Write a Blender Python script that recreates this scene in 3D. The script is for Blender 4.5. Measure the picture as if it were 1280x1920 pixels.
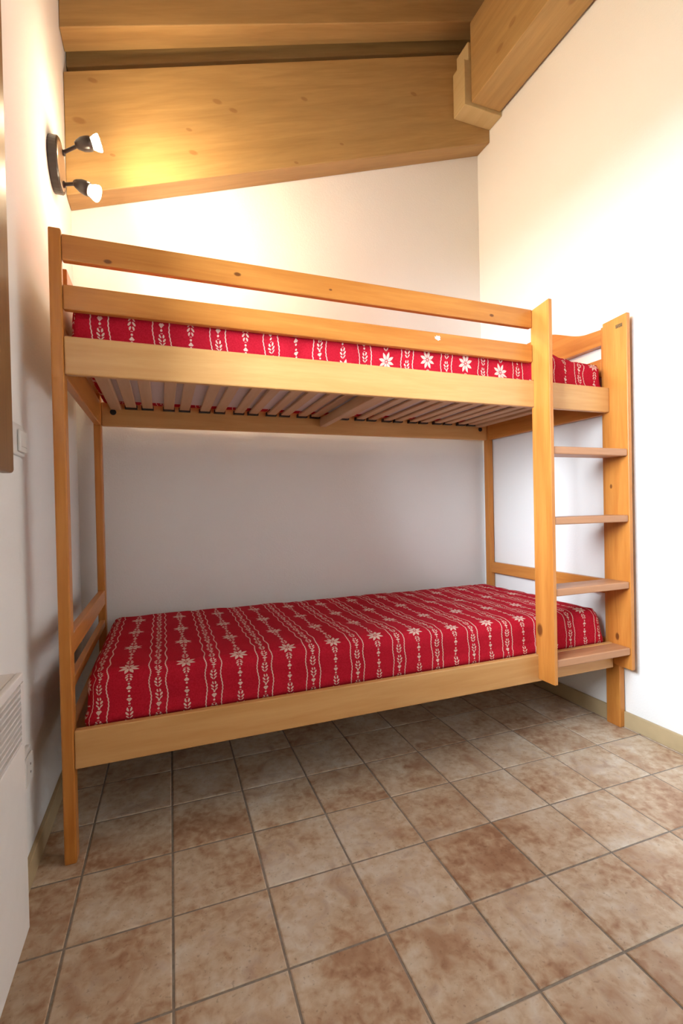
import bpy, bmesh, math, random
from mathutils import Vector, Matrix, noise

for o in list(bpy.data.objects):
    bpy.data.objects.remove(o, do_unlink=True)
scene = bpy.context.scene
COL = scene.collection
random.seed(7)

# ------------------------------------------------------------------ camera
cd = bpy.data.cameras.new('camera')
cam = bpy.data.objects.new('camera', cd)
COL.objects.link(cam)
yaw, pitch, roll = 0.3615, -0.0092, -0.0211
f0 = Vector((math.sin(yaw), math.cos(yaw), 0)); r0 = Vector((math.cos(yaw), -math.sin(yaw), 0)); u0 = Vector((0, 0, 1))
fw = f0 * math.cos(pitch) + u0 * math.sin(pitch)
u1 = u0 * math.cos(pitch) - f0 * math.sin(pitch)
rt = r0 * math.cos(roll) + u1 * math.sin(roll)
up = u1 * math.cos(roll) - r0 * math.sin(roll)
m = Matrix((rt, up, -fw)).transposed().to_4x4()
m.translation = Vector((0.2665, -1.4285, 0.9367))
cam.matrix_world = m
cd.sensor_fit = 'VERTICAL'; cd.sensor_height = 36.0; cd.sensor_width = 24.0
cd.lens = 884.12 / 1920 * 36.0
cd.clip_start = 0.02
scene.camera = cam

# ------------------------------------------------------------------ world, exposure
wd = bpy.data.worlds.new('world'); scene.world = wd; wd.use_nodes = True
bg = wd.node_tree.nodes['Background']
bg.inputs[0].default_value = (0.80, 0.90, 1.0, 1)
bg.inputs[1].default_value = 37.0
scene.view_settings.view_transform = 'Standard'
scene.view_settings.look = 'None'
scene.view_settings.gamma = 1.0
scene.view_settings.use_curve_mapping = False
scene.view_settings.exposure = 0.93
LAMP_W = 22.0
LAMP_C = (1.0, 0.78, 0.50)

# ------------------------------------------------------------------ room dimensions
LW, RW, BK, FR = -0.076, 2.053, 0.898, -3.3
SL = 0.353                                   # roof slope, rising to the right
def roof(x): return 3.12 + SL * (x - LW)

# ------------------------------------------------------------------ material helpers
class NX:
    """little expression builder over math nodes"""
    def __init__(s, nt, v): s.nt, s.v = nt, v
    def _op(s, op, *a):
        n = s.nt.nodes.new('ShaderNodeMath'); n.operation = op
        for i, q in enumerate((s,) + a):
            q = q.v if isinstance(q, NX) else q
            if isinstance(q, (int, float)): n.inputs[i].default_value = q
            else: s.nt.links.new(q, n.inputs[i])
        return NX(s.nt, n.outputs[0])
    def __add__(s, o): return s._op('ADD', o)
    __radd__ = __add__
    def __sub__(s, o): return s._op('SUBTRACT', o)
    def __rsub__(s, o): return s._op('MULTIPLY', -1.0)._op('ADD', o)
    def __mul__(s, o): return s._op('MULTIPLY', o)
    __rmul__ = __mul__
    def __truediv__(s, o): return s._op('DIVIDE', o)
    def lt(s, o): return s._op('LESS_THAN', o)
    def gt(s, o): return s._op('GREATER_THAN', o)
    def mx(s, o): return s._op('MAXIMUM', o)
    def abs(s): return s._op('ABSOLUTE')
    def fract(s): return s._op('FRACT')
    def sin(s): return s._op('SINE')
    def sqrt(s): return s._op('SQRT')
    def atan2(s, o): return s._op('ARCTAN2', o)

def new_mat(name, rough=0.5, spec=0.4):
    m = bpy.data.materials.new(name); m.use_nodes = True
    b = m.node_tree.nodes['Principled BSDF']
    b.inputs['Roughness'].default_value = rough
    b.inputs['Specular IOR Level'].default_value = spec
    return m, m.node_tree, b

def node(nt, t, **kw):
    n = nt.nodes.new(t)
    for k, v in kw.items(): setattr(n, k, v)
    return n

def ramp(nt, fac, stops):
    r = node(nt, 'ShaderNodeValToRGB')
    el = r.color_ramp.elements
    while len(el) > 1: el.remove(el[-1])
    el[0].position, el[0].color = stops[0][0], (*stops[0][1], 1)
    for p, c in stops[1:]:
        e = el.new(p); e.color = (*c, 1)
    nt.links.new(fac, r.inputs[0])
    return r.outputs[0]

def bump(nt, b, h, strength, dist=0.002):
    n = node(nt, 'ShaderNodeBump'); n.inputs['Strength'].default_value = strength
    n.inputs['Distance'].default_value = dist
    nt.links.new(h, n.inputs['Height']); nt.links.new(n.outputs[0], b.inputs['Normal'])

def mix(nt, fac, a, b_):
    n = node(nt, 'ShaderNodeMix', data_type='RGBA')
    for i, q in ((0, fac), (6, a), (7, b_)):
        if isinstance(q, tuple): n.inputs[i].default_value = (*q, 1)
        elif isinstance(q, (int, float)): n.inputs[i].default_value = q
        else: nt.links.new(q, n.inputs[i])
    return n.outputs[2]

_wood = {}
def wood(kind, axis, knots=()):
    """kind: colour family; axis 0/1/2: grain direction; knots: (x, y, z, radius) in the board's own space"""
    key = (kind, axis, tuple(knots))
    if key in _wood: return _wood[key]
    pal = {'honey': ((0.47, 0.155, 0.026), (0.61, 0.245, 0.050), 0.34),
           'pale':  ((0.60, 0.300, 0.095), (0.68, 0.375, 0.140), 0.38),
           'slat':  ((0.58, 0.34, 0.18), (0.66, 0.41, 0.235), 0.5),
           'tread': ((0.42, 0.19, 0.085), (0.52, 0.255, 0.125), 0.42),
           'roof':  ((0.36, 0.210, 0.075), (0.47, 0.29, 0.11), 0.5),
           'block': ((0.50, 0.36, 0.17), (0.56, 0.42, 0.21), 0.6),
           'casing': ((0.17, 0.085, 0.035), (0.26, 0.14, 0.06), 0.4)}[kind]
    m, nt, b = new_mat('wood_' + kind, pal[2])
    tc = node(nt, 'ShaderNodeTexCoord'); oi = node(nt, 'ShaderNodeObjectInfo')
    off = node(nt, 'ShaderNodeVectorMath', operation='ADD')
    cm = node(nt, 'ShaderNodeCombineXYZ')
    ml = node(nt, 'ShaderNodeMath', operation='MULTIPLY'); ml.inputs[1].default_value = 37.0
    nt.links.new(oi.outputs['Random'], ml.inputs[0])
    for i in range(3): nt.links.new(ml.outputs[0], cm.inputs[i])
    nt.links.new(tc.outputs['Object'], off.inputs[0]); nt.links.new(cm.outputs[0], off.inputs[1])
    mp = node(nt, 'ShaderNodeMapping')
    sc = [16.0, 16.0, 16.0]; sc[axis] = 1.3
    mp.inputs['Scale'].default_value = sc
    src = off.outputs[0]
    if kind == 'roof' and axis == 0:                     # grain follows the sloping beam
        vr = node(nt, 'ShaderNodeVectorRotate'); vr.rotation_type = 'Y_AXIS'; vr.inputs['Angle'].default_value = math.atan(SL)
        nt.links.new(src, vr.inputs['Vector']); src = vr.outputs[0]
    nt.links.new(src, mp.inputs[0])
    n1 = node(nt, 'ShaderNodeTexNoise'); n1.inputs['Scale'].default_value = 1.6
    n1.inputs['Detail'].default_value = 4; n1.inputs['Distortion'].default_value = 0.8
    nt.links.new(mp.outputs[0], n1.inputs['Vector'])
    n2 = node(nt, 'ShaderNodeTexNoise'); n2.inputs['Scale'].default_value = 9.0; n2.inputs['Detail'].default_value = 5
    nt.links.new(mp.outputs[0], n2.inputs['Vector'])
    f = NX(nt, n1.outputs[0]) * 0.75 + NX(nt, n2.outputs[0]) * 0.25
    col = ramp(nt, f.v, [(0.32, pal[0]), (0.66, pal[1])])
    if kind == 'roof':                                   # weathered greyish streaks with their own shape
        n3 = node(nt, 'ShaderNodeTexNoise'); n3.inputs['Scale'].default_value = 0.5; n3.inputs['Detail'].default_value = 3
        nt.links.new(mp.outputs[0], n3.inputs['Vector'])
        k = ramp(nt, n3.outputs[0], [(0.5, (0, 0, 0)), (0.75, (0.45, 0.45, 0.45))])
        col = mix(nt, k, col, (0.33, 0.22, 0.10))
    if knots:
        sep = node(nt, 'ShaderNodeSeparateXYZ'); nt.links.new(tc.outputs['Object'], sep.inputs[0])
        xyz = [NX(nt, sep.outputs[i]) for i in range(3)]
        tot = None
        for kx, ky, kz, kr in knots:
            d = None
            for i, c in enumerate((kx, ky, kz)):
                q = (xyz[i] - c) * (0.55 if i == axis else 1.0) * (1.0 / kr)
                q = q * q
                d = q if d is None else d + q
            g = (1.25 - d.sqrt())._op('MULTIPLY', 2.0)
            g = g.mx(0.0)._op('MINIMUM', 1.0)
            tot = g if tot is None else tot.mx(g)
        col = mix(nt, (tot * (0.45 if kind == 'roof' else 0.8)).v, col, (0.09, 0.018, 0.005) if kind != 'roof' else (0.20, 0.07, 0.02))
    nt.links.new(col, b.inputs['Base Color'])
    bump(nt, b, n2.outputs[0], 0.12, 0.001)
    _wood[key] = m
    return m

def plain(name, col, rough=0.5, spec=0.4, metal=0.0, var=0.06, scale=30.0):
    m, nt, b = new_mat(name, rough, spec)
    tc = node(nt, 'ShaderNodeTexCoord'); n = node(nt, 'ShaderNodeTexNoise')
    n.inputs['Scale'].default_value = scale
    nt.links.new(tc.outputs['Object'], n.inputs['Vector'])
    c2 = tuple(c * (1 - var) for c in col)
    nt.links.new(ramp(nt, n.outputs[0], [(0.35, c2), (0.65, col)]), b.inputs['Base Color'])
    b.inputs['Metallic'].default_value = metal
    return m

def plaster():
    m, nt, b = new_mat('plaster', 0.9, 0.15)
    tc = node(nt, 'ShaderNodeTexCoord')
    n = node(nt, 'ShaderNodeTexNoise'); n.inputs['Scale'].default_value = 1.5; n.inputs['Detail'].default_value = 4
    nt.links.new(tc.outputs['Object'], n.inputs['Vector'])
    nt.links.new(ramp(nt, n.outputs[0], [(0.3, (0.84, 0.82, 0.79)), (0.7, (0.87, 0.85, 0.82))]), b.inputs['Base Color'])
    n2 = node(nt, 'ShaderNodeTexNoise'); n2.inputs['Scale'].default_value = 140; n2.inputs['Detail'].default_value = 4
    nt.links.new(tc.outputs['Object'], n2.inputs['Vector'])
    bump(nt, b, n2.outputs[0], 0.25, 0.003)
    return m

def tile_mat():
    m, nt, b = new_mat('floor_tile', 0.42, 0.35)
    tc = node(nt, 'ShaderNodeTexCoord'); oi = node(nt, 'ShaderNodeObjectInfo')
    ml = node(nt, 'ShaderNodeMath', operation='MULTIPLY'); ml.inputs[1].default_value = 53.0
    nt.links.new(oi.outputs['Random'], ml.inputs[0])
    cm = node(nt, 'ShaderNodeCombineXYZ')
    for i in range(3): nt.links.new(ml.outputs[0], cm.inputs[i])
    off = node(nt, 'ShaderNodeVectorMath', operation='ADD')
    nt.links.new(tc.outputs['Object'], off.inputs[0]); nt.links.new(cm.outputs[0], off.inputs[1])
    def nz(s, d, dist=0.0):
        n = node(nt, 'ShaderNodeTexNoise'); n.inputs['Scale'].default_value = s; n.inputs['Detail'].default_value = d
        n.inputs['Distortion'].default_value = dist
        nt.links.new(off.outputs[0], n.inputs['Vector']); return NX(nt, n.outputs[0])
    big = nz(6.5, 5, 0.4); fine = nz(42, 6, 0.3); speck = nz(120, 3)
    f = big * 0.50 + fine * 0.45 + (NX(nt, oi.outputs['Random']) - 0.5) * 0.095 + 0.025
    col = ramp(nt, f.v, [(0.33, (0.35, 0.185, 0.105)), (0.43, (0.50, 0.335, 0.215)), (0.52, (0.62, 0.485, 0.345)), (0.63, (0.71, 0.62, 0.51))])
    rust = ramp(nt, (nz(11, 5, 0.8) * 0.7 + fine * 0.3).v, [(0.53, (0, 0, 0)), (0.66, (0.6, 0.6, 0.6))])
    col = mix(nt, rust, col, (0.34, 0.165, 0.085))
    sp = ramp(nt, speck.v, [(0.62, (0, 0, 0)), (0.72, (0.35, 0.35, 0.35))])
    col = mix(nt, sp, col, (0.16, 0.08, 0.04))
    nt.links.new(col, b.inputs['Base Color'])
    bump(nt, b, fine.v, 0.15, 0.002)
    return m

def fabric(name, u_a, period, v_fl, drift=False):
    """red cotton with cream folk stripes: wavy line pairs around a leaf chain, alternating with a chain of rosettes.
    UV in metres: u across the stripes, v along them"""
    m, nt, b = new_mat(name, 0.9, 0.08)
    uvn = node(nt, 'ShaderNodeUVMap'); uvn.uv_map = 'UVMap'
    sep = node(nt, 'ShaderNodeSeparateXYZ'); nt.links.new(uvn.outputs[0], sep.inputs[0])
    u, v = NX(nt, sep.outputs[0]), NX(nt, sep.outputs[1])
    t = (u - u_a) * (1.0 / period)
    if drift:                                    # the cover lies askew: its rosettes climb towards the middle right
        q_ = u - 1.24
        v = v - ((q_ * q_) * -0.33 - 0.036).mx(-0.179)
    dA = ((t + 100.5).fract() - 0.5) * period
    dB = ((t + 100.0).fract() - 0.5) * period
    wob = (v * (2 * math.pi / 0.085)).sin() * 0.0026 + (v * (2 * math.pi / 0.0105)).sin() * 0.0006
    line = (((dA - wob).abs() - 0.0225).abs()).lt(0.00155)
    def spray(x, tt, t0, t1, pitch=0.0105):
        # chevron leaves between t0 and t1
        c = (((tt - t0) * (1.0 / pitch)) + 50.0).fract() * pitch
        mid = (tt - (t0 + t1) / 2) * (2.0 / (t1 - t0))
        w = (1.25 - (mid * mid) * 0.75)
        xx = x / w
        ca, sa = math.cos(math.radians(58)), math.sin(math.radians(58))
        px, pt = xx - 0.0048, c - 0.0052
        a = (px * ca + pt * sa) * (1 / 0.0056); q = (pt * ca - px * sa) * (1 / 0.0023)
        return (a * a + q * q).lt(1.0) * tt.gt(t0) * tt.lt(t1)
    def dot(x, tt, c, r):
        y = tt - c
        return (x * x + y * y).sqrt().lt(r)
    def heart(x, tt, c):
        y = tt - c
        xx = x - 0.0026
        lobe = (xx * xx + (y - 0.0015) * (y - 0.0015)).sqrt().lt(0.0036)
        return lobe.mx((x + (y * -1.0) * 0.9).lt(0.0062) * y.lt(0.002) * y.gt(-0.0065))
    def chain(x, tt, s):
        r = spray(x, tt, s, s + 0.034)
        r = r.mx(dot(x, tt, s + 0.041, 0.0031)).mx(heart(x, tt, s + 0.0525)).mx(dot(x, tt, s + 0.063, 0.0031))
        return r
    # A chain: repeats every 0.1 m
    xa = (dA - wob * 0.5).abs()
    ta = (((v - v_fl) * 10.0 + 50.0).fract()) * 0.1
    A = chain(xa, ta, 0.006).mx(spray(xa, ta, 0.070, 0.100))
    # B chain: rosette every 0.2 m
    xb = dB.abs()
    tb = (((v - v_fl) * 5.0 + 50.5).fract()) * 0.2 - 0.1          # rosette at 0
    tm = tb.abs()
    B = chain(xb, tm, 0.030)
    rr = (dB * dB + tb * tb).sqrt()
    ang = tb.atan2(dB) * (8 / (2 * math.pi))
    da = ((ang + 20.0).fract() - 0.5).abs() * (2 * math.pi / 8)
    hw = ((rr - 0.004) * (math.pi / 0.0255)).sin() * 0.0050
    pet = (da * rr).lt(hw) * rr.gt(0.0045) * rr.lt(0.0292)
    B = B.mx(pet).mx(rr.lt(0.0028))
    mask = line.mx(A).mx(B)
    tc = node(nt, 'ShaderNodeTexCoord')
    n = node(nt, 'ShaderNodeTexNoise'); n.inputs['Scale'].default_value = 260; n.inputs['Detail'].default_value = 2
    nt.links.new(tc.outputs['Object'], n.inputs['Vector'])
    red = ramp(nt, n.outputs[0], [(0.3, (0.40, 0.008, 0.020)), (0.7, (0.50, 0.014, 0.032))])
    nt.links.new(mix(nt, (mask * 0.85).v, red, (0.74, 0.56, 0.47)), b.inputs['Base Color'])
    bump(nt, b, n.outputs[0], 0.15, 0.001)
    return m

def emit_glass(name, col, strength):
    m, nt, b = new_mat(name, 0.1)
    tc = node(nt, 'ShaderNodeTexCoord'); n = node(nt, 'ShaderNodeTexNoise'); n.inputs['Scale'].default_value = 60
    nt.links.new(tc.outputs['Object'], n.inputs['Vector'])
    nt.links.new(ramp(nt, n.outputs[0], [(0.3, tuple(c * 0.9 for c in col)), (0.7, col)]), b.inputs['Emission Color'])
    b.inputs['Emission Strength'].default_value = strength
    return m

def pane_mat():
    m = bpy.data.materials.new('window_glass'); m.use_nodes = True; nt = m.node_tree
    nt.nodes.remove(nt.nodes['Principled BSDF'])
    out = nt.nodes['Material Output']
    tr = node(nt, 'ShaderNodeBsdfTransparent'); gl = node(nt, 'ShaderNodeBsdfGlossy'); gl.inputs['Roughness'].default_value = 0.02
    fr = node(nt, 'ShaderNodeFresnel'); fr.inputs[0].default_value = 1.45
    mx_ = node(nt, 'ShaderNodeMixShader')
    nt.links.new(fr.outputs[0], mx_.inputs[0]); nt.links.new(tr.outputs[0], mx_.inputs[1]); nt.links.new(gl.outputs[0], mx_.inputs[2])
    nt.links.new(mx_.outputs[0], out.inputs[0])
    return m

M_PLASTER = plaster(); M_TILE = tile_mat()
M_GROUT = plain('grout', (0.32, 0.275, 0.23), 0.85, 0.1, scale=90, var=0.2)
M_BASE = plain('baseboard_paint', (0.52, 0.39, 0.22), 0.5, 0.3, var=0.1, scale=12)
M_WHITE = plain('white_enamel', (0.80, 0.765, 0.73), 0.4, 0.4, var=0.02)
M_PLASTIC = plain('white_plastic', (0.74, 0.72, 0.68), 0.35, 0.45, var=0.02)
M_BLACK = plain('black_plastic', (0.018, 0.018, 0.02), 0.4, 0.4)
M_DARKMETAL = plain('dark_metal', (0.030, 0.022, 0.020), 0.33, 0.5)
M_PLATE = plain('brushed_plate', (0.55, 0.42, 0.32), 0.3, 0.5, metal=0.6)  # tan reflection of the timber is put into the plate's colour
M_DARK = plain('slot_shade', (0.55, 0.51, 0.47), 0.8, 0.1)
M_TICKING = plain('mattress_underside', (0.70, 0.58, 0.56), 0.9, 0.1, scale=180)
M_PAPER = plain('paper_residue', (0.85, 0.83, 0.82), 0.9, 0.1)
M_STICKER = plain('faded_sticker', (0.20, 0.12, 0.05), 0.6, 0.2, var=0.45, scale=160)
M_BULB = emit_glass('lit_bulb', (1.0, 0.80, 0.52), 14.0)
M_FIL = plain('bulb_core', (0.85, 0.70, 0.45), 0.2, 0.5)
M_PANE = pane_mat()
M_GROUND = plain('outdoor_ground', (0.16, 0.17, 0.13), 0.95, 0.05, scale=1.5, var=0.3)
M_CEIL = wood('roof', 0)

# ------------------------------------------------------------------ mesh helpers
def link(name, me, mat=None, parent=None, loc=(0, 0, 0)):
    o = bpy.data.objects.new(name, me)
    COL.objects.link(o)
    if mat is not None and not me.materials: me.materials.append(mat)
    o.location = loc
    if parent is not None: o.parent = parent
    return o

def wloc(o):
    v = Vector(o.location)
    p = o.parent
    while p: v += Vector(p.location); p = p.parent
    return v

def bm_mesh(bm, name, smooth=False):
    bmesh.ops.recalc_face_normals(bm, faces=bm.faces)
    me = bpy.data.meshes.new(name); bm.to_mesh(me); bm.free()
    if smooth:
        for p_ in me.polygons: p_.use_smooth = True
    return me

def box_bm(sx, sy, sz, bev=0.0, seg=2):
    bm = bmesh.new()
    bmesh.ops.create_cube(bm, size=1.0)
    bmesh.ops.scale(bm, vec=(sx, sy, sz), verts=bm.verts)
    if bev > 0:
        bmesh.ops.bevel(bm, geom=list(bm.edges), offset=min(bev, 0.45 * min(sx, sy, sz)), segments=seg, affect='EDGES', profile=0.5)
    return bm

def box(name, mat, parent, x0, x1, y0, y1, z0, z1, bev=0.003, seg=2):
    """box part given in world metres; its origin lies at its centre"""
    me = bm_mesh(box_bm(x1 - x0, y1 - y0, z1 - z0, bev, seg), name)
    c = Vector(((x0 + x1) / 2, (y0 + y1) / 2, (z0 + z1) / 2))
    return link(name, me, mat, parent, c - (wloc(parent) if parent else Vector()))

def prism(name, mat, parent, poly, axis, a0, a1, bev=0.0):
    """extrude a 2D outline along axis (0: outline in y,z; 1: outline in x,z); world metres, origin at the centre"""
    bm = bmesh.new()
    def P(q, a): return (a, q[0], q[1]) if axis == 0 else ((q[0], a, q[1]) if axis == 1 else (q[0], q[1], a))
    A = [bm.verts.new(P(q, a0)) for q in poly]; B = [bm.verts.new(P(q, a1)) for q in poly]
    n = len(poly)
    bm.faces.new(A); bm.faces.new(B[::-1])
    for i in range(n): bm.faces.new((A[i], B[i], B[(i + 1) % n], A[(i + 1) % n]))
    co = [v.co.copy() for v in bm.verts]
    c = Vector([(min(v[i] for v in co) + max(v[i] for v in co)) / 2 for i in range(3)])
    bmesh.ops.translate(bm, vec=-c, verts=bm.verts)
    if bev > 0:
        bmesh.ops.recalc_face_normals(bm, faces=bm.faces)
        bmesh.ops.bevel(bm, geom=list(bm.edges), offset=bev, segments=2, affect='EDGES', profile=0.5)
    me = bm_mesh(bm, name)
    return link(name, me, mat, parent, c - (wloc(parent) if parent else Vector()))

def lathe_bm(prof, n=24):
    """revolve (r, h) around z"""
    bm = bmesh.new(); rings = []
    for r, h in prof:
        if r < 1e-6: rings.append([bm.verts.new((0, 0, h))])
        else: rings.append([bm.verts.new((r * math.cos(2 * math.pi * k / n), r * math.sin(2 * math.pi * k / n), h)) for k in range(n)])
    for a, b_ in zip(rings, rings[1:]):
        for k in range(n):
            q = []
            for v in (a[k % len(a)], a[(k + 1) % len(a)], b_[(k + 1) % len(b_)], b_[k % len(b_)]):
                if v not in q: q.append(v)
            if len(q) >= 3: bm.faces.new(q)
    return bm

def aim(bm, d):
    bmesh.ops.rotate(bm, cent=(0, 0, 0), matrix=Vector((0, 0, 1)).rotation_difference(Vector(d).normalized()).to_matrix(), verts=bm.verts)
    return bm

def empty(name, loc, label, cat, group=None):
    o = bpy.data.objects.new(name, None); COL.objects.link(o); o.location = loc
    o.empty_display_size = 0.05
    o['label'] = label; o['category'] = cat
    if group: o['group'] = group
    return o

def tag(o, label, cat, group=None):
    o['label'] = label; o['category'] = cat
    if group: o['group'] = group
    return o

def struct(o): o['kind'] = 'structure'; return o

# ------------------------------------------------------------------ the setting
T = 0.12; TLW = 0.30
# back, right, front walls follow the roof slope; left wall has the window opening
struct(prism('wall_back', M_PLASTER, None, [(LW - T, -0.05), (RW + T, -0.05), (RW + T, roof(RW + T) + .3), (LW - T, roof(LW - T) + .3)], 1, BK, BK + T))
struct(box('wall_right', M_PLASTER, None, RW, RW + T, FR, BK, -0.05, roof(RW) + .3, 0))
struct(prism('wall_front', M_PLASTER, None, [(LW - T, -0.05), (RW + T, -0.05), (RW + T, roof(RW + T) + .3), (LW - T, roof(LW - T) + .3)], 1, FR - T, FR))
WY0, WY1, WZ0, WZ1 = -1.42, -0.285, 1.15, 2.04          # window opening in the left wall
def left_wall():
    bm = bmesh.new()
    for (y0, y1, z0, z1) in ((FR, WY0, -0.05, 3.42), (WY1, BK, -0.05, 3.42), (WY0, WY1, -0.05, WZ0), (WY0, WY1, WZ1, 3.42)):
        q = bmesh.ops.create_cube(bm, size=1.0)['verts']
        bmesh.ops.scale(bm, vec=(TLW, y1 - y0, z1 - z0), verts=q)
        bmesh.ops.translate(bm, vec=(LW - TLW / 2, (y0 + y1) / 2, (z0 + z1) / 2), verts=q)
    return bm_mesh(bm, 'wall_left')
struct(link('wall_left', left_wall(), M_PLASTER))
struct(prism('ceiling', M_CEIL, None, [(LW - TLW, roof(LW - TLW)), (RW + T, roof(RW + T)), (RW + T, roof(RW + T) + .1), (LW - TLW, roof(LW - TLW) + .1)], 1, FR - T, BK + T))
struct(box('ground', M_GROUND, None, -14, LW - TLW - 0.02, -12, 12, -0.6, -0.5, 0))  # unseen ground outside, added to block sky light from below

# floor: grout bed and single tiles, each with its own edges
floor = struct(box('floor', M_GROUT, None, LW - T, RW + T, FR - T, BK + T, -0.06, -0.0022, 0))
TX, TY, TA, TOX, TOY = 0.2209, 0.2178, -0.0134, 0.0514, 0.167
JG = 0.0052
ca, sa = math.cos(TA), math.sin(TA)
def clip(poly, ax, val, keep_less):
    out = []
    for i in range(len(poly)):
        p_, q = poly[i], poly[(i + 1) % len(poly)]
        ip = (p_[ax] <= val) == keep_less; iq = (q[ax] <= val) == keep_less
        if ip: out.append(p_)
        if ip != iq:
            t = (val - p_[ax]) / (q[ax] - p_[ax])
            out.append((p_[0] + t * (q[0] - p_[0]), p_[1] + t * (q[1] - p_[1])))
    return out
def tile_mesh(poly):
    bm = bmesh.new()
    n = len(poly)
    cx = sum(p_[0] for p_ in poly) / n; cy = sum(p_[1] for p_ in poly) / n
    e = 0.0025
    def inset(p_):
        dx, dy = cx - p_[0], cy - p_[1]; l = math.hypot(dx, dy); k = min(1.4 * e / max(l, 1e-6), 0.3)
        return (p_[0] + dx * k, p_[1] + dy * k)
    b0 = [bm.verts.new((*p_, -0.004)) for p_ in poly]; b1 = [bm.verts.new((*p_, -0.0014)) for p_ in poly]
    b2 = [bm.verts.new((*inset(p_), 0.0)) for p_ in poly]
    for a, c in ((b0, b1), (b1, b2)):
        for i in range(n): bm.faces.new((a[i], a[(i + 1) % n], c[(i + 1) % n], c[i]))
    bm.faces.new(b2)
    return bm_mesh(bm, 'tile')
hx, hy = (TX - JG) / 2, (TY - JG) / 2
full = tile_mesh([(-hx, -hy), (hx, -hy), (hx, hy), (-hx, hy)]); full.materials.append(M_TILE)
fl = wloc(floor)
for i in range(-3, 13):
    for j in range(-6, 18):
        lu, lv = (i + .5) * TX, -(j + .5) * TY
        cx, cy = TOX + lu * ca - lv * sa, TOY + lu * sa + lv * ca
        corners = []
        for (a, b_) in ((-hx, -hy), (hx, -hy), (hx, hy), (-hx, hy)):
            corners.append((cx + a * ca - b_ * sa, cy + a * sa + b_ * ca))
        pl = corners
        for ax, val, less in ((0, RW, True), (0, LW, False), (1, BK, True), (1, FR, False)):
            if pl: pl = clip(pl, ax, val, less)
        if len(pl) < 3: continue
        area = 0.5 * abs(sum(pl[k][0] * pl[(k + 1) % len(pl)][1] - pl[(k + 1) % len(pl)][0] * pl[k][1] for k in range(len(pl))))
        if area < 0.0006: continue
        if len(pl) == 4 and area > 0.995 * 4 * hx * hy:
            o = bpy.data.objects.new('tile', full); COL.objects.link(o)
            o.rotation_euler = (0, 0, TA + random.choice((0, math.pi)))
        else:
            me = tile_mesh([(p_[0] - cx, p_[1] - cy) for p_ in pl]); me.materials.append(M_TILE)
            o = bpy.data.objects.new('tile', me); COL.objects.link(o)
        o.parent = floor
        o.location = Vector((cx, cy, random.uniform(-0.0003, 0.0003))) - fl

# baseboards
BT = 0.012
struct(box('baseboard_right', M_BASE, None, RW - BT, RW, FR, BK - BT, 0.0, 0.064, 0.002))
struct(box('baseboard_back', M_BASE, None, LW + BT, RW - BT, BK - BT, BK, 0.0, 0.064, 0.002))
struct(box('baseboard_left', M_BASE, None, LW, LW + BT, FR, BK - BT, 0.0, 0.064, 0.002))

# window in the left wall: wooden casing seen at the picture's left edge, sash, mullion, panes
win = bpy.data.objects.new('window_1', None); COL.objects.link(win)
win.location = (LW, (WY0 + WY1) / 2, WZ0); struct(win)
CW = 0.125
CY0, CY1, CZ0, CZ1 = WY0 - CW, -0.165, 1.030, WZ1 + CW
wcz, wcy = wood('casing', 2), wood('casing', 1)
box('window_casing', wcz, win, LW, LW + 0.03, WY1 - 0.005, CY1, CZ0, CZ1, 0.008, 3)
box('window_casing', wcz, win, LW, LW + 0.03, CY0, WY0 + 0.005, CZ0, CZ1, 0.008, 3)
box('window_casing', wcy, win, LW, LW + 0.028, WY0 + 0.005, WY1 - 0.005, CZ0, WZ0 + 0.005, 0.006, 3)
box('window_casing', wcy, win, LW, LW + 0.028, WY0 + 0.005, WY1 - 0.005, WZ1 - 0.005, CZ1, 0.006, 3)
ym = (WY0 + WY1) / 2
for (y0, y1) in ((WY0, ym), (ym, WY1)):
    sx0, sx1, s = LW - 0.225, LW - 0.185, 0.05
    sash = box('sash', wcz, win, sx0, sx1, y0 + .002, y0 + s, WZ0 + .002, WZ1 - .002, 0.003)
    box('sash', wcz, win, sx0, sx1, y1 - s, y1 - .002, WZ0 + .002, WZ1 - .002, 0.003)
    box('sash', wcy, win, sx0, sx1, y0 + s, y1 - s, WZ0 + .002, WZ0 + s, 0.003)
    box('sash', wcy, win, sx0, sx1, y0 + s, y1 - s, WZ1 - s, WZ1 - .002, 0.003)
    box('pane', M_PANE, win, LW - 0.208, LW - 0.202, y0 + s, y1 - s, WZ0 + s, WZ1 - s, 0)
# sky portal: helps the renderer find the window, gives no light of its own
pl_ = bpy.data.lights.new('window_portal', 'AREA'); pl_.shape = 'RECTANGLE'
pl_.size = WY1 - WY0; pl_.size_y = WZ1 - WZ0; pl_.cycles.is_portal = True
po = bpy.data.objects.new('window_portal', pl_); COL.objects.link(po)
po.location = (LW - TLW - 0.01, ym, (WZ0 + WZ1) / 2)
po.rotation_euler = Matrix(((0, 0, -1), (1, 0, 0), (0, -1, 0))).to_euler()   # emits towards +x

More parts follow.
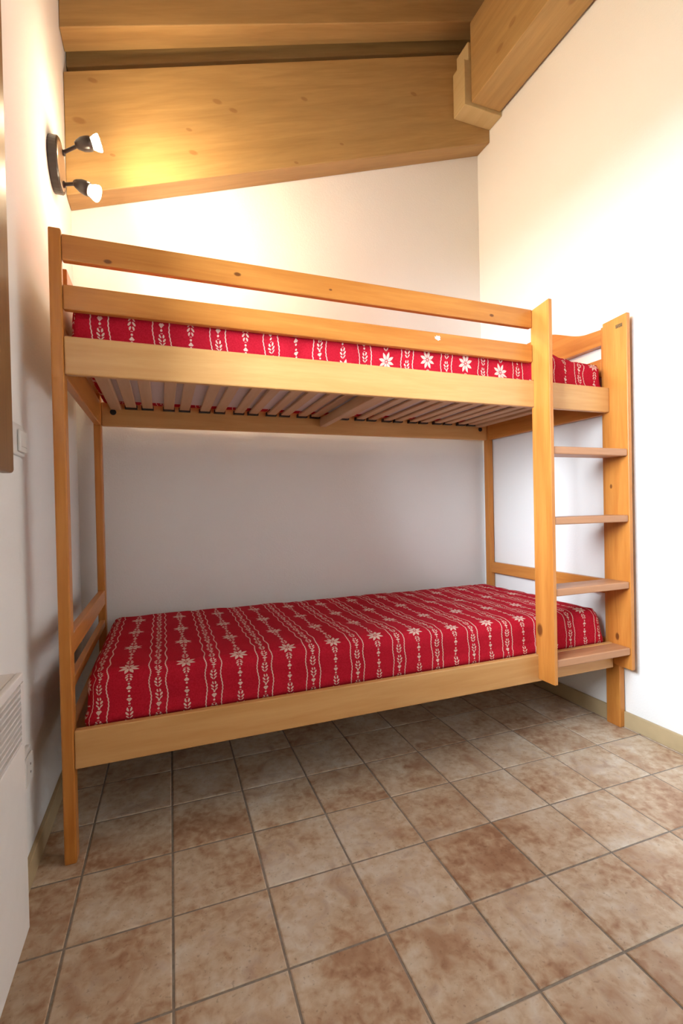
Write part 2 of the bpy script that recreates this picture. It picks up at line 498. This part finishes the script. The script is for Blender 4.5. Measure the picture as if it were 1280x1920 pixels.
# ------------------------------------------------------------------ roof timbers
def sloped(name, y0, y1, zb, h, x0, x1, knots=(), kind='roof', parent=None):
    """beam at constant y whose underside is z = zb at x = 0 and rises with the roof"""
    z = lambda x: zb + SL * x
    poly = [(x0, z(x0)), (x1, z(x1)), (x1, z(x1) + h), (x0, z(x0) + h)]
    c = Vector(((x0 + x1) / 2, (y0 + y1) / 2, (z(x0) + z(x1) + h) / 2))
    kn = tuple((round(a - c.x, 3), round(b_ - c.y, 3), round(d - c.z, 3), r) for a, b_, d, r in knots)
    return prism(name, wood(kind, 0, kn), parent, poly, 1, y0, y1, 0.004)
YF = 0.786
rk = [(-.022, YF, 2.564, .013), (.032, YF, 2.745, .010), (.54, YF, 2.80, .011), (.612, YF, 2.78, .010), (.414, YF, 2.64, .007),
      (.43, YF, 2.542, .010), (.101, YF, 2.451, .006), (.955, YF, 2.93, .009), (1.564, YF, 3.13, .010), (1.146, YF, 2.76, .006), (.908, YF, 2.611, .006)]
b1 = sloped('roof_beam', YF, BK - 0.001, 2.272, 0.505, LW + 0.001, RW - 0.001, rk)
tag(b1, 'broad sloping wooden beam with knots along the top of the back wall', 'beam')
b2 = sloped('roof_beam', 0.72, 0.83, 2.893, 0.24, LW + 0.001, RW - 0.001)
tag(b2, 'narrower sloping wooden beam overhead in front of the broad one', 'beam')
b3 = sloped('roof_beam', 0.862, BK - 0.001, 2.86, 0.27, LW + 0.001, RW - 0.001)
tag(b3, 'dark board in the gap between the two sloping beams', 'beam')
PX0, PX1, PZ0, PZ1 = 1.852, RW - 0.014, 3.08, 3.50
pk = tuple((round(a - (PX0 + PX1) / 2, 3), round(y - (FR + .68) / 2, 3), round(z - (PZ0 + PZ1) / 2, 3), .014) for a, y, z in
           ((1.852, .45, 3.16), (1.852, .36, 3.20), (1.852, .20, 3.17), (1.95, .10, 3.08)))
pur = empty('purlin_beam', ((PX0 + PX1) / 2, -0.8, PZ0), 'heavy level beam running along the top of the right wall', 'beam')
box('beam', wood('roof', 1, pk), pur, PX0, PX1, FR + 0.001, 0.68, PZ0, PZ1, 0.004)
prism('end_block', wood('block', 1), pur, [(1.812, 3.062), (RW - .002, 3.062), (RW - .002, 3.40), (1.838, 3.40), (1.838, 3.30), (1.812, 3.30)], 1, 0.681, YF - 0.001, 0.003)

# ------------------------------------------------------------------ bunk bed
bed = empty('bunk_bed', (1.02, 0.42, 0.0), 'honey pine bunk bed with a built-in ladder at its right end', 'bunk bed')
HZ, HX, HY = wood('honey', 2), wood('honey', 0), wood('honey', 1)
PXX = wood('pale', 0)
PW = 0.030
# posts
prism('post', HZ, bed, [(0.0, 0.0), (0.043, 0.0), (0.043, 1.405), (0.020, 1.412), (0.020, 1.692), (0.0, 1.692)], 0, 0.0, PW, 0.004)
box('post', HZ, bed, 0.0, PW, 0.800, 0.845, 0, 1.66, 0.004)
box('post', HZ, bed, 2.0185, 2.046, -0.010, 0.055, 0, 1.675, 0.003)
box('post', HZ, bed, 2.0185, 2.046, 0.800, 0.845, 0, 1.66, 0.004)
ZL0, ZL1, ZU0, ZU1 = 0.250, 0.354, 1.307, 1.409
# long rails
def rail(name, mat, y0, y1, z0, z1, x0=PW + .0005, x1=1.9995): return box(name, mat, bed, x0, x1, y0, y1, z0, z1, 0.004)
rail('side_rail', PXX, 0.002, 0.024, ZL0, ZL1)
rail('side_rail', PXX, 0.002, 0.024, ZU0, ZU1)
rail('side_rail', PXX, 0.812, 0.834, ZL0, ZL1, x1=2.018)
brail = rail('side_rail', PXX, 0.812, 0.834, ZU0, ZU1, x1=2.018)
for bx in (0.076, 1.97):
    bmc = aim(lathe_bm([(0, 0), (.0125, 0), (.0125, .003), (.0105, .005), (0, .005)], 20), (0, -1, 0))
    link('bolt_cap', bm_mesh(bmc, 'bolt_cap', False), M_BLACK, brail, Vector((bx, 0.812, 1.367)) - wloc(brail))
XL = 1.6036
gk = tuple((x - (PW + XL) / 2, -.011, z - 1.6435, r) for x, z, r in ((.141, 1.621, .0055), (.491, 1.641, .0055), (1.415, 1.633, .005), (.786, 1.637, .003)))
rail('guard_rail', wood('honey', 0, gk), 0.002, 0.024, 1.609, 1.679, x1=XL - .0005)
grd = rail('guard_rail', HX, 0.002, 0.024, 1.479, 1.5455, x1=XL - .0005)
def residue():
    bm = bmesh.new(); rnd = random.Random(3)
    pts = []
    for k in range(22):
        a = 2 * math.pi * k / 22; r = 0.011 * (0.55 + 0.6 * rnd.random())
        pts.append((r * 1.15 * math.cos(a), r * 0.85 * math.sin(a)))
    A = [bm.verts.new((x, -0.0006, z)) for x, z in pts]; B = [bm.verts.new((x, 0, z)) for x, z in pts]
    bm.faces.new(A); bm.faces.new(B[::-1])
    for i in range(22): bm.faces.new((A[i], B[i], B[(i + 1) % 22], A[(i + 1) % 22]))
    return bm_mesh(bm, 'sticker_residue')
r_ = link('sticker_residue', residue(), M_PAPER, grd, Vector((1.183, 0.002, 1.526)) - wloc(grd))
r_['label'] = 'torn white paper left on the wood'
# end rails, left (x 0..0.03) and right (x 2.0185..2.046)
for (x0, x1) in ((0.004, PW - .002), (2.0205, 2.044)):
    y0 = 0.0435 if x0 < 1 else 0.0555
    box('end_rail', HY, bed, x0, x1, y0, 0.7995, ZU0, ZU1, 0.003)
    box('end_rail', HY, bed, x0, x1, y0, 0.7995, 0.548, 0.608, 0.003)
    box('end_rail', HY, bed, x0, x1, y0, 0.7995, ZL0, ZL1, 0.003)
box('end_rail', HY, bed, 0.006, PW - .004, 0.0435, 0.7995, 0.452, 0.482, 0.003)
box('end_rail', HY, bed, 2.0205, 2.044, 0.0555, 0.7995, 1.47, 1.545, 0.003)
prism('end_board', HY, bed, [(0.0205, 1.44), (0.7995, 1.44), (0.7995, 1.627), (0.092, 1.627), (0.092, 1.525), (0.0205, 1.525)], 0, 0.004, PW - .002, 0.003)
wav = []
for k in range(41):
    t = k / 40; y = 0.0555 + t * (0.7995 - 0.0555)
    d = abs(y - 0.4275) / 0.372
    s = min(max((d - 0.12) / 0.72, 0), 1); s = s * s * (3 - 2 * s)
    wav.append((y, 1.752 - 0.080 * s - 0.004 * max(0, d - .84) * 6))
prism('end_board', HY, bed, [(0.0555, 1.602), (0.7995, 1.602)] + wav[::-1], 0, 2.0205, 2.044, 0.0)
# ladder: two planks and four treads
TL = 0.018
zp0, zp1 = 0.262, 1.688
yb = 0.012
notched = [(-0.080, zp0), (0.0015, zp0), (0.0015, ZL1 + .001), (yb, ZL1 + .001), (yb, ZU0 - .001), (0.0015, ZU0 - .001), (0.0015, ZU1 + .001), (yb, ZU1 + .001), (yb, zp1 - .012), (-0.080, zp1)]
kl = ((-.008, .024, .453 - .975, .013),)
prism('ladder_plank', wood('honey', 2, kl), bed, notched, 0, XL, XL + TL - .002, 0.002)
kr_ = ((-.009, .008, .384 - .975, .008), (-.009, .026, 1.001 - .975, .005))
lp = prism('ladder_plank', wood('honey', 2, kr_), bed, [(-0.080, zp0), (0.030, zp0 + .004), (0.030, zp1 - .008), (-0.080, zp1)], 0, 2.0, 2.018, 0.002)
bms = box_bm(0.0006, 0.030, 0.015, 0)
st = link('sticker', bm_mesh(bms, 'sticker'), M_STICKER, lp, Vector((1.9997, -0.046, 1.646)) - wloc(lp))
st['label'] = 'small faded brown sticker'
for (z0, z1, yb_) in ((1.119, 1.148, 0.024), (0.856, 0.884, 0.024), (0.589, 0.617, 0.024), (0.323, 0.353, 0.0015)):
    box('tread', wood('tread', 0), bed, XL + TL - .0015, 1.9995, -0.076, yb_, z0, z1, 0.005, 3)
# slatted bases
sl0 = bm_mesh(box_bm(0.042, 0.784, 0.011, 0.003), 'slat'); sl0.materials.append(wood('slat', 1))
def holder():
    bm = bmesh.new()
    for (x0, x1, z0, z1) in ((-.024, .024, -.0105, -.006), (-.0245, -.0215, -.0105, .006), (.0215, .0245, -.0105, .006)):
        q = bmesh.ops.create_cube(bm, size=1.0)['verts']
        bmesh.ops.scale(bm, vec=(x1 - x0, 0.022, z1 - z0), verts=q)
        bmesh.ops.translate(bm, vec=((x0 + x1) / 2, 0, (z0 + z1) / 2), verts=q)
    return bm_mesh(bm, 'slat_holder')
ho0 = holder(); ho0.materials.append(M_BLACK)
for zc in (1.391, 0.338):
    for k in range(12):
        for s in (-1, 1):
            xc = 0.181 + 0.153 * k + s * 0.033
            o = bpy.data.objects.new('slat', sl0); COL.objects.link(o); o.parent = bed
            o.location = Vector((xc, 0.418, zc)) - wloc(bed)
            if zc > 1:
                h = bpy.data.objects.new('slat_holder', ho0); COL.objects.link(h); h.parent = o
                h.location = (0, 0.3815, 0)
SLY = wood('slat', 1)
for zt in (1.3965, 0.3435):
    box('support_bar', SLY, bed, 0.066, 0.108, 0.026, 0.810, zt - .020, zt, 0.003)
    box('support_bar', SLY, bed, 1.932, 1.974, 0.026, 0.810, zt - .020, zt, 0.003)
    box('support_bar', SLY, bed, 1.006, 1.040, 0.026, 0.810, zt - .055, zt - .0125, 0.003)

# ------------------------------------------------------------------ mattresses
def mattress(name, x0, x1, y0, y1, z0, z1, r, mat, seed, label, wr=1.0, lift=None):
    cx, cy, cz = (x0 + x1) / 2, (y0 + y1) / 2, (z0 + z1) / 2
    hx_, hy_, hz_ = (x1 - x0) / 2, (y1 - y0) / 2, (z1 - z0) / 2
    step = 0.014
    def axis_pts(h): 
        n = max(2, int(round(2 * h / step))); return [-h + 2 * h * k / n for k in range(n + 1)]
    X, Y, Z = axis_pts(hx_), axis_pts(hy_), axis_pts(hz_)
    bm = bmesh.new(); uvl = bm.loops.layers.uv.new('UVMap'); cache = {}
    sd = Vector((seed * 3.1, seed * 1.7, seed))
    def pos(q):
        k = (round(q[0], 5), round(q[1], 5), round(q[2], 5))
        if k in cache: return cache[k]
        v = Vector(q); e = 0.014 + (r - 0.014) * max(0.0, min(1.0, (v.z + hz_) / (1.2 * hz_)))       # tight edge below, round edge above
        i = Vector((max(-hx_ + e, min(hx_ - e, v.x)), max(-hy_ + e, min(hy_ - e, v.y)), max(-hz_ + 0.014, min(hz_ - r, v.z))))
        d = v - i
        # map the cube's edge zone onto a round edge
        if d.length > 1e-6:
            mxc = max(abs(d.x), abs(d.y), abs(d.z)); nrm = d.normalized(); p_ = i + nrm * mxc
        else: p_, nrm = v, Vector((0, 0, 0))
        w = Vector((p_.x + cx, p_.y + cy, p_.z + cz))
        up_ = max(0.0, min(1.0, (p_.z + hz_) / (2 * hz_)))
        soft = noise.noise(w * 3.2 + sd) * 0.006 + noise.noise(w * 9.0 + sd) * 0.0022
        fold = abs(noise.noise(Vector((w.x * 7 + w.z * 9, w.y * 5, w.z * 4)) + sd))
        soft -= 0.004 * max(0, 0.18 - fold) / 0.18
        if abs(nrm.z) < 0.8: soft = min(soft - 0.004, 0.0)          # sides only fall inwards
        p_ = p_ + nrm * (soft * wr if p_.z > -hz_ + r * 0.6 else 0)
        if lift: p_ = p_ + Vector((0, 0, lift(w.x) * up_ ** 2))
        cache[k] = bm.verts.new(p_)
        return cache[k]
    def grid(A, B, mk, uv, mi=0):
        for a in range(len(A) - 1):
            for b_ in range(len(B) - 1):
                qs = [mk(A[a], B[b_]), mk(A[a + 1], B[b_]), mk(A[a + 1], B[b_ + 1]), mk(A[a], B[b_ + 1])]
                f = bm.faces.new([pos(q) for q in qs]); f.smooth = True
                f.material_index = mi(qs) if callable(mi) else mi
                for l, q in zip(f.loops, qs): l[uvl].uv = uv(q)
    wx = lambda q: q[0] + cx
    wy = lambda q: q[1] + cy
    dn = lambda q: hz_ - q[2]
    grid(X, Y, lambda a, b_: (a, b_, hz_), lambda q: (wx(q), wy(q)))
    under = lambda qs: 1 if all(abs(q[0]) < hx_ - .05 and abs(q[1]) < hy_ - .06 for q in qs) else 0
    grid(X, Y, lambda a, b_: (a, b_, -hz_), lambda q: (wx(q), wy(q)), under)
    grid(X, Z, lambda a, b_: (a, -hy_, b_), lambda q: (wx(q), y0 - dn(q)))
    grid(X, Z, lambda a, b_: (a, hy_, b_), lambda q: (wx(q), y1 + dn(q)))
    grid(Y, Z, lambda a, b_: (-hx_, a, b_), lambda q: (x0 - dn(q), wy(q)))
    grid(Y, Z, lambda a, b_: (hx_, a, b_), lambda q: (x1 + dn(q), wy(q)))
    me = bm_mesh(bm, name); me.materials.append(mat); me.materials.append(M_TICKING)
    o = link(name, me, None, None, (cx, cy, cz))
    return tag(o, label, 'mattress', 'mattresses on the bunk bed')
mattress('mattress', 0.050, 1.985, 0.027, 0.800, 0.3445, 0.494, 0.048, fabric('folk_fabric', 0.087, 0.1555, 0.056), 1.0,
         'red mattress with cream folk stripes on the lower bunk')
def bulge(x):
    t = max(0.0, min(1.0, (x - 1.66) / 0.28)); return 0.026 * (1 - t * t * (3 - 2 * t))
mattress('mattress', 0.040, 1.998, 0.027, 0.795, 1.3975, 1.515, 0.026, fabric('folk_fabric_upper', 0.115, 0.160, 0.0, True), 5.0,
         'red folk-striped mattress behind the guard rails of the upper bunk', 1.3, bulge)

# ------------------------------------------------------------------ wall lamp with two spots
LY, LZ = 0.515, 2.185
lamp = empty('wall_lamp', (LW, LY, LZ), 'black two-headed spot lamp with lit bulbs on the left wall', 'lamp')
bp = lathe_bm([(0, 0), (.088, 0), (.090, .004), (.090, .026), (.086, .030), (.078, .030)], 40)
rim = link('base_plate', bm_mesh(aim(bp, (1, 0, 0)), 'base_plate'), M_DARKMETAL, lamp, (0, 0, 0))
fc = aim(lathe_bm([(0.078, 0.0295), (.074, .0315), (0, .0315)], 40), (1, 0, 0))
link('plate_face', bm_mesh(fc, 'plate_face'), M_PLATE, rim, (0, 0, 0))
def head(zo, joint, hd, ax):
    ax = Vector(ax).normalized()
    # arm: bent tube from the base plate to the joint
    a0 = Vector((0.030, 0.02, zo)); a1 = Vector(joint)
    d = a1 - a0
    armb = aim(lathe_bm([(0, 0), (.011, 0), (.011, .006), (.0062, .010), (.0062, d.length), (0, d.length)], 16), d)
    arm = link('arm', bm_mesh(armb, 'arm'), M_DARKMETAL, lamp, a0)
    j = Vector(hd)
    cup = aim(lathe_bm([(0, -.034), (.009, -.033), (.015, -.025), (.0225, -.008), (.0245, .008), (.0235, .022), (.020, .024), (.0185, .012), (0, .010)], 24), ax)
    h = link('lamp_head', bm_mesh(cup, 'lamp_head', True), M_DARKMETAL, lamp, j)
    gl = aim(lathe_bm([(0.016, .020), (.019, .026), (.026, .040), (.0285, .050), (.027, .053), (.019, .0535), (.019, .046), (.013, .043), (0, .043)], 28), ax)
    link('bulb', bm_mesh(gl, 'bulb', True), M_BULB, h, (0, 0, 0))
    ld = bpy.data.lights.new('lamp_light', 'SPOT'); ld.energy = LAMP_W; ld.color = LAMP_C; ld.shadow_soft_size = 0.022
    ld.spot_size = math.radians(178); ld.spot_blend = 1.0
    lo = bpy.data.objects.new('lamp_light', ld); COL.objects.link(lo); lo.parent = h
    lo.location = ax * 0.060
    lo.rotation_euler = Vector((0, 0, -1)).rotation_difference(Vector((ax.x, ax.y + 0.06, ax.z))).to_euler()
    # the clear glass also lets light out sideways
    ls = bpy.data.lights.new('lamp_glass_light', 'POINT'); ls.energy = LAMP_W * 0.10; ls.color = LAMP_C; ls.shadow_soft_size = 0.025
    l2 = bpy.data.objects.new('lamp_glass_light', ls); COL.objects.link(l2); l2.parent = h
    l2.location = ax * 0.085
head(0.062, (0.092, -0.015, 0.082), (0.108, -0.015, 0.088), (0.93, -0.02, 0.30))
head(-0.052, (0.082, -0.012, -0.058), (0.100, -0.015, -0.068), (0.90, -0.12, -0.36))

# ------------------------------------------------------------------ heater, socket, switch on the left wall
HF = 0.0
heat = empty('convector_heater', (LW, -0.66, 0.115), 'white convector heater with louvred grille low on the left wall', 'heater')
HY0, HY1, HZ0, HZ1 = -1.00, -0.332, 0.115, 0.625
GZ0, GZ1, GY0, GY1 = 0.490, 0.606, HY0 + .03, -0.352
# cabinet: back box plus front panel pieces around the grille opening
box('cabinet', M_WHITE, heat, LW + .018, HF - .012, HY0, HY1, HZ0, HZ1, 0.004)
box('wall_bracket', M_WHITE, heat, LW, LW + .018, HY0 + .1, HY1 - .1, HZ0 + .05, HZ1 - .05, 0.0)
box('front_panel', M_WHITE, heat, HF - .012, HF, HY0, HY1, HZ0, GZ0, 0.003)
box('front_panel', M_WHITE, heat, HF - .012, HF, HY0, HY1, GZ1, HZ1, 0.003)
box('front_panel', M_WHITE, heat, HF - .012, HF, GY1, HY1, GZ0, GZ1, 0.0)
box('front_panel', M_WHITE, heat, HF - .012, HF, HY0, GY0, GZ0, GZ1, 0.0)
box('grille_back', M_DARK, heat, HF - .0118, HF - .0105, GY0, GY1, GZ0, GZ1, 0.0)
nl = 10
for k in range(nl):
    zc = GZ0 + (k + .5) * (GZ1 - GZ0) / nl
    hh = (GZ1 - GZ0) / nl * 0.36
    prism('louvre', M_WHITE, heat, [(HF - .0105, zc - hh * .3), (HF - .001, zc - hh), (HF + .001, zc + hh * .6), (HF - .0105, zc + hh * 1.1)], 1, GY0, GY1, 0.0)

sock = empty('wall_socket', (LW, -0.055, 0.258), 'small pale socket box on the left wall beside the heater', 'socket')
box('plate', M_PLASTIC, sock, LW, LW + .012, -0.098, -0.014, 0.258, 0.348, 0.003)
pf = box('socket_face', M_PLASTIC, sock, LW + .012, LW + .018, -0.088, -0.024, 0.270, 0.336, 0.003)
for dz in (-.010, .010):
    bmh = aim(lathe_bm([(0, 0), (.0028, 0), (.0028, .0006), (0, .0006)], 12), (1, 0, 0))
    link('contact_hole', bm_mesh(bmh, 'contact_hole'), M_BLACK, pf, Vector((LW + .018, -0.050, 0.303 + dz)) - wloc(pf))
sw = empty('light_switch', (LW, -0.03, 1.085), 'white light switch on the left wall beside the window casing', 'switch')
box('plate', M_PLASTIC, sw, LW, LW + .008, -0.085, 0.020, 1.085, 1.165, 0.003)
rk_ = box('rocker', M_PLASTIC, sw, LW + .008, LW + .016, -0.050, 0.010, 1.094, 1.150, 0.004)
box('rocker_slot', M_DARK, rk_, LW + .0158, LW + .0164, -0.042, 0.004, 1.1065, 1.108, 0)
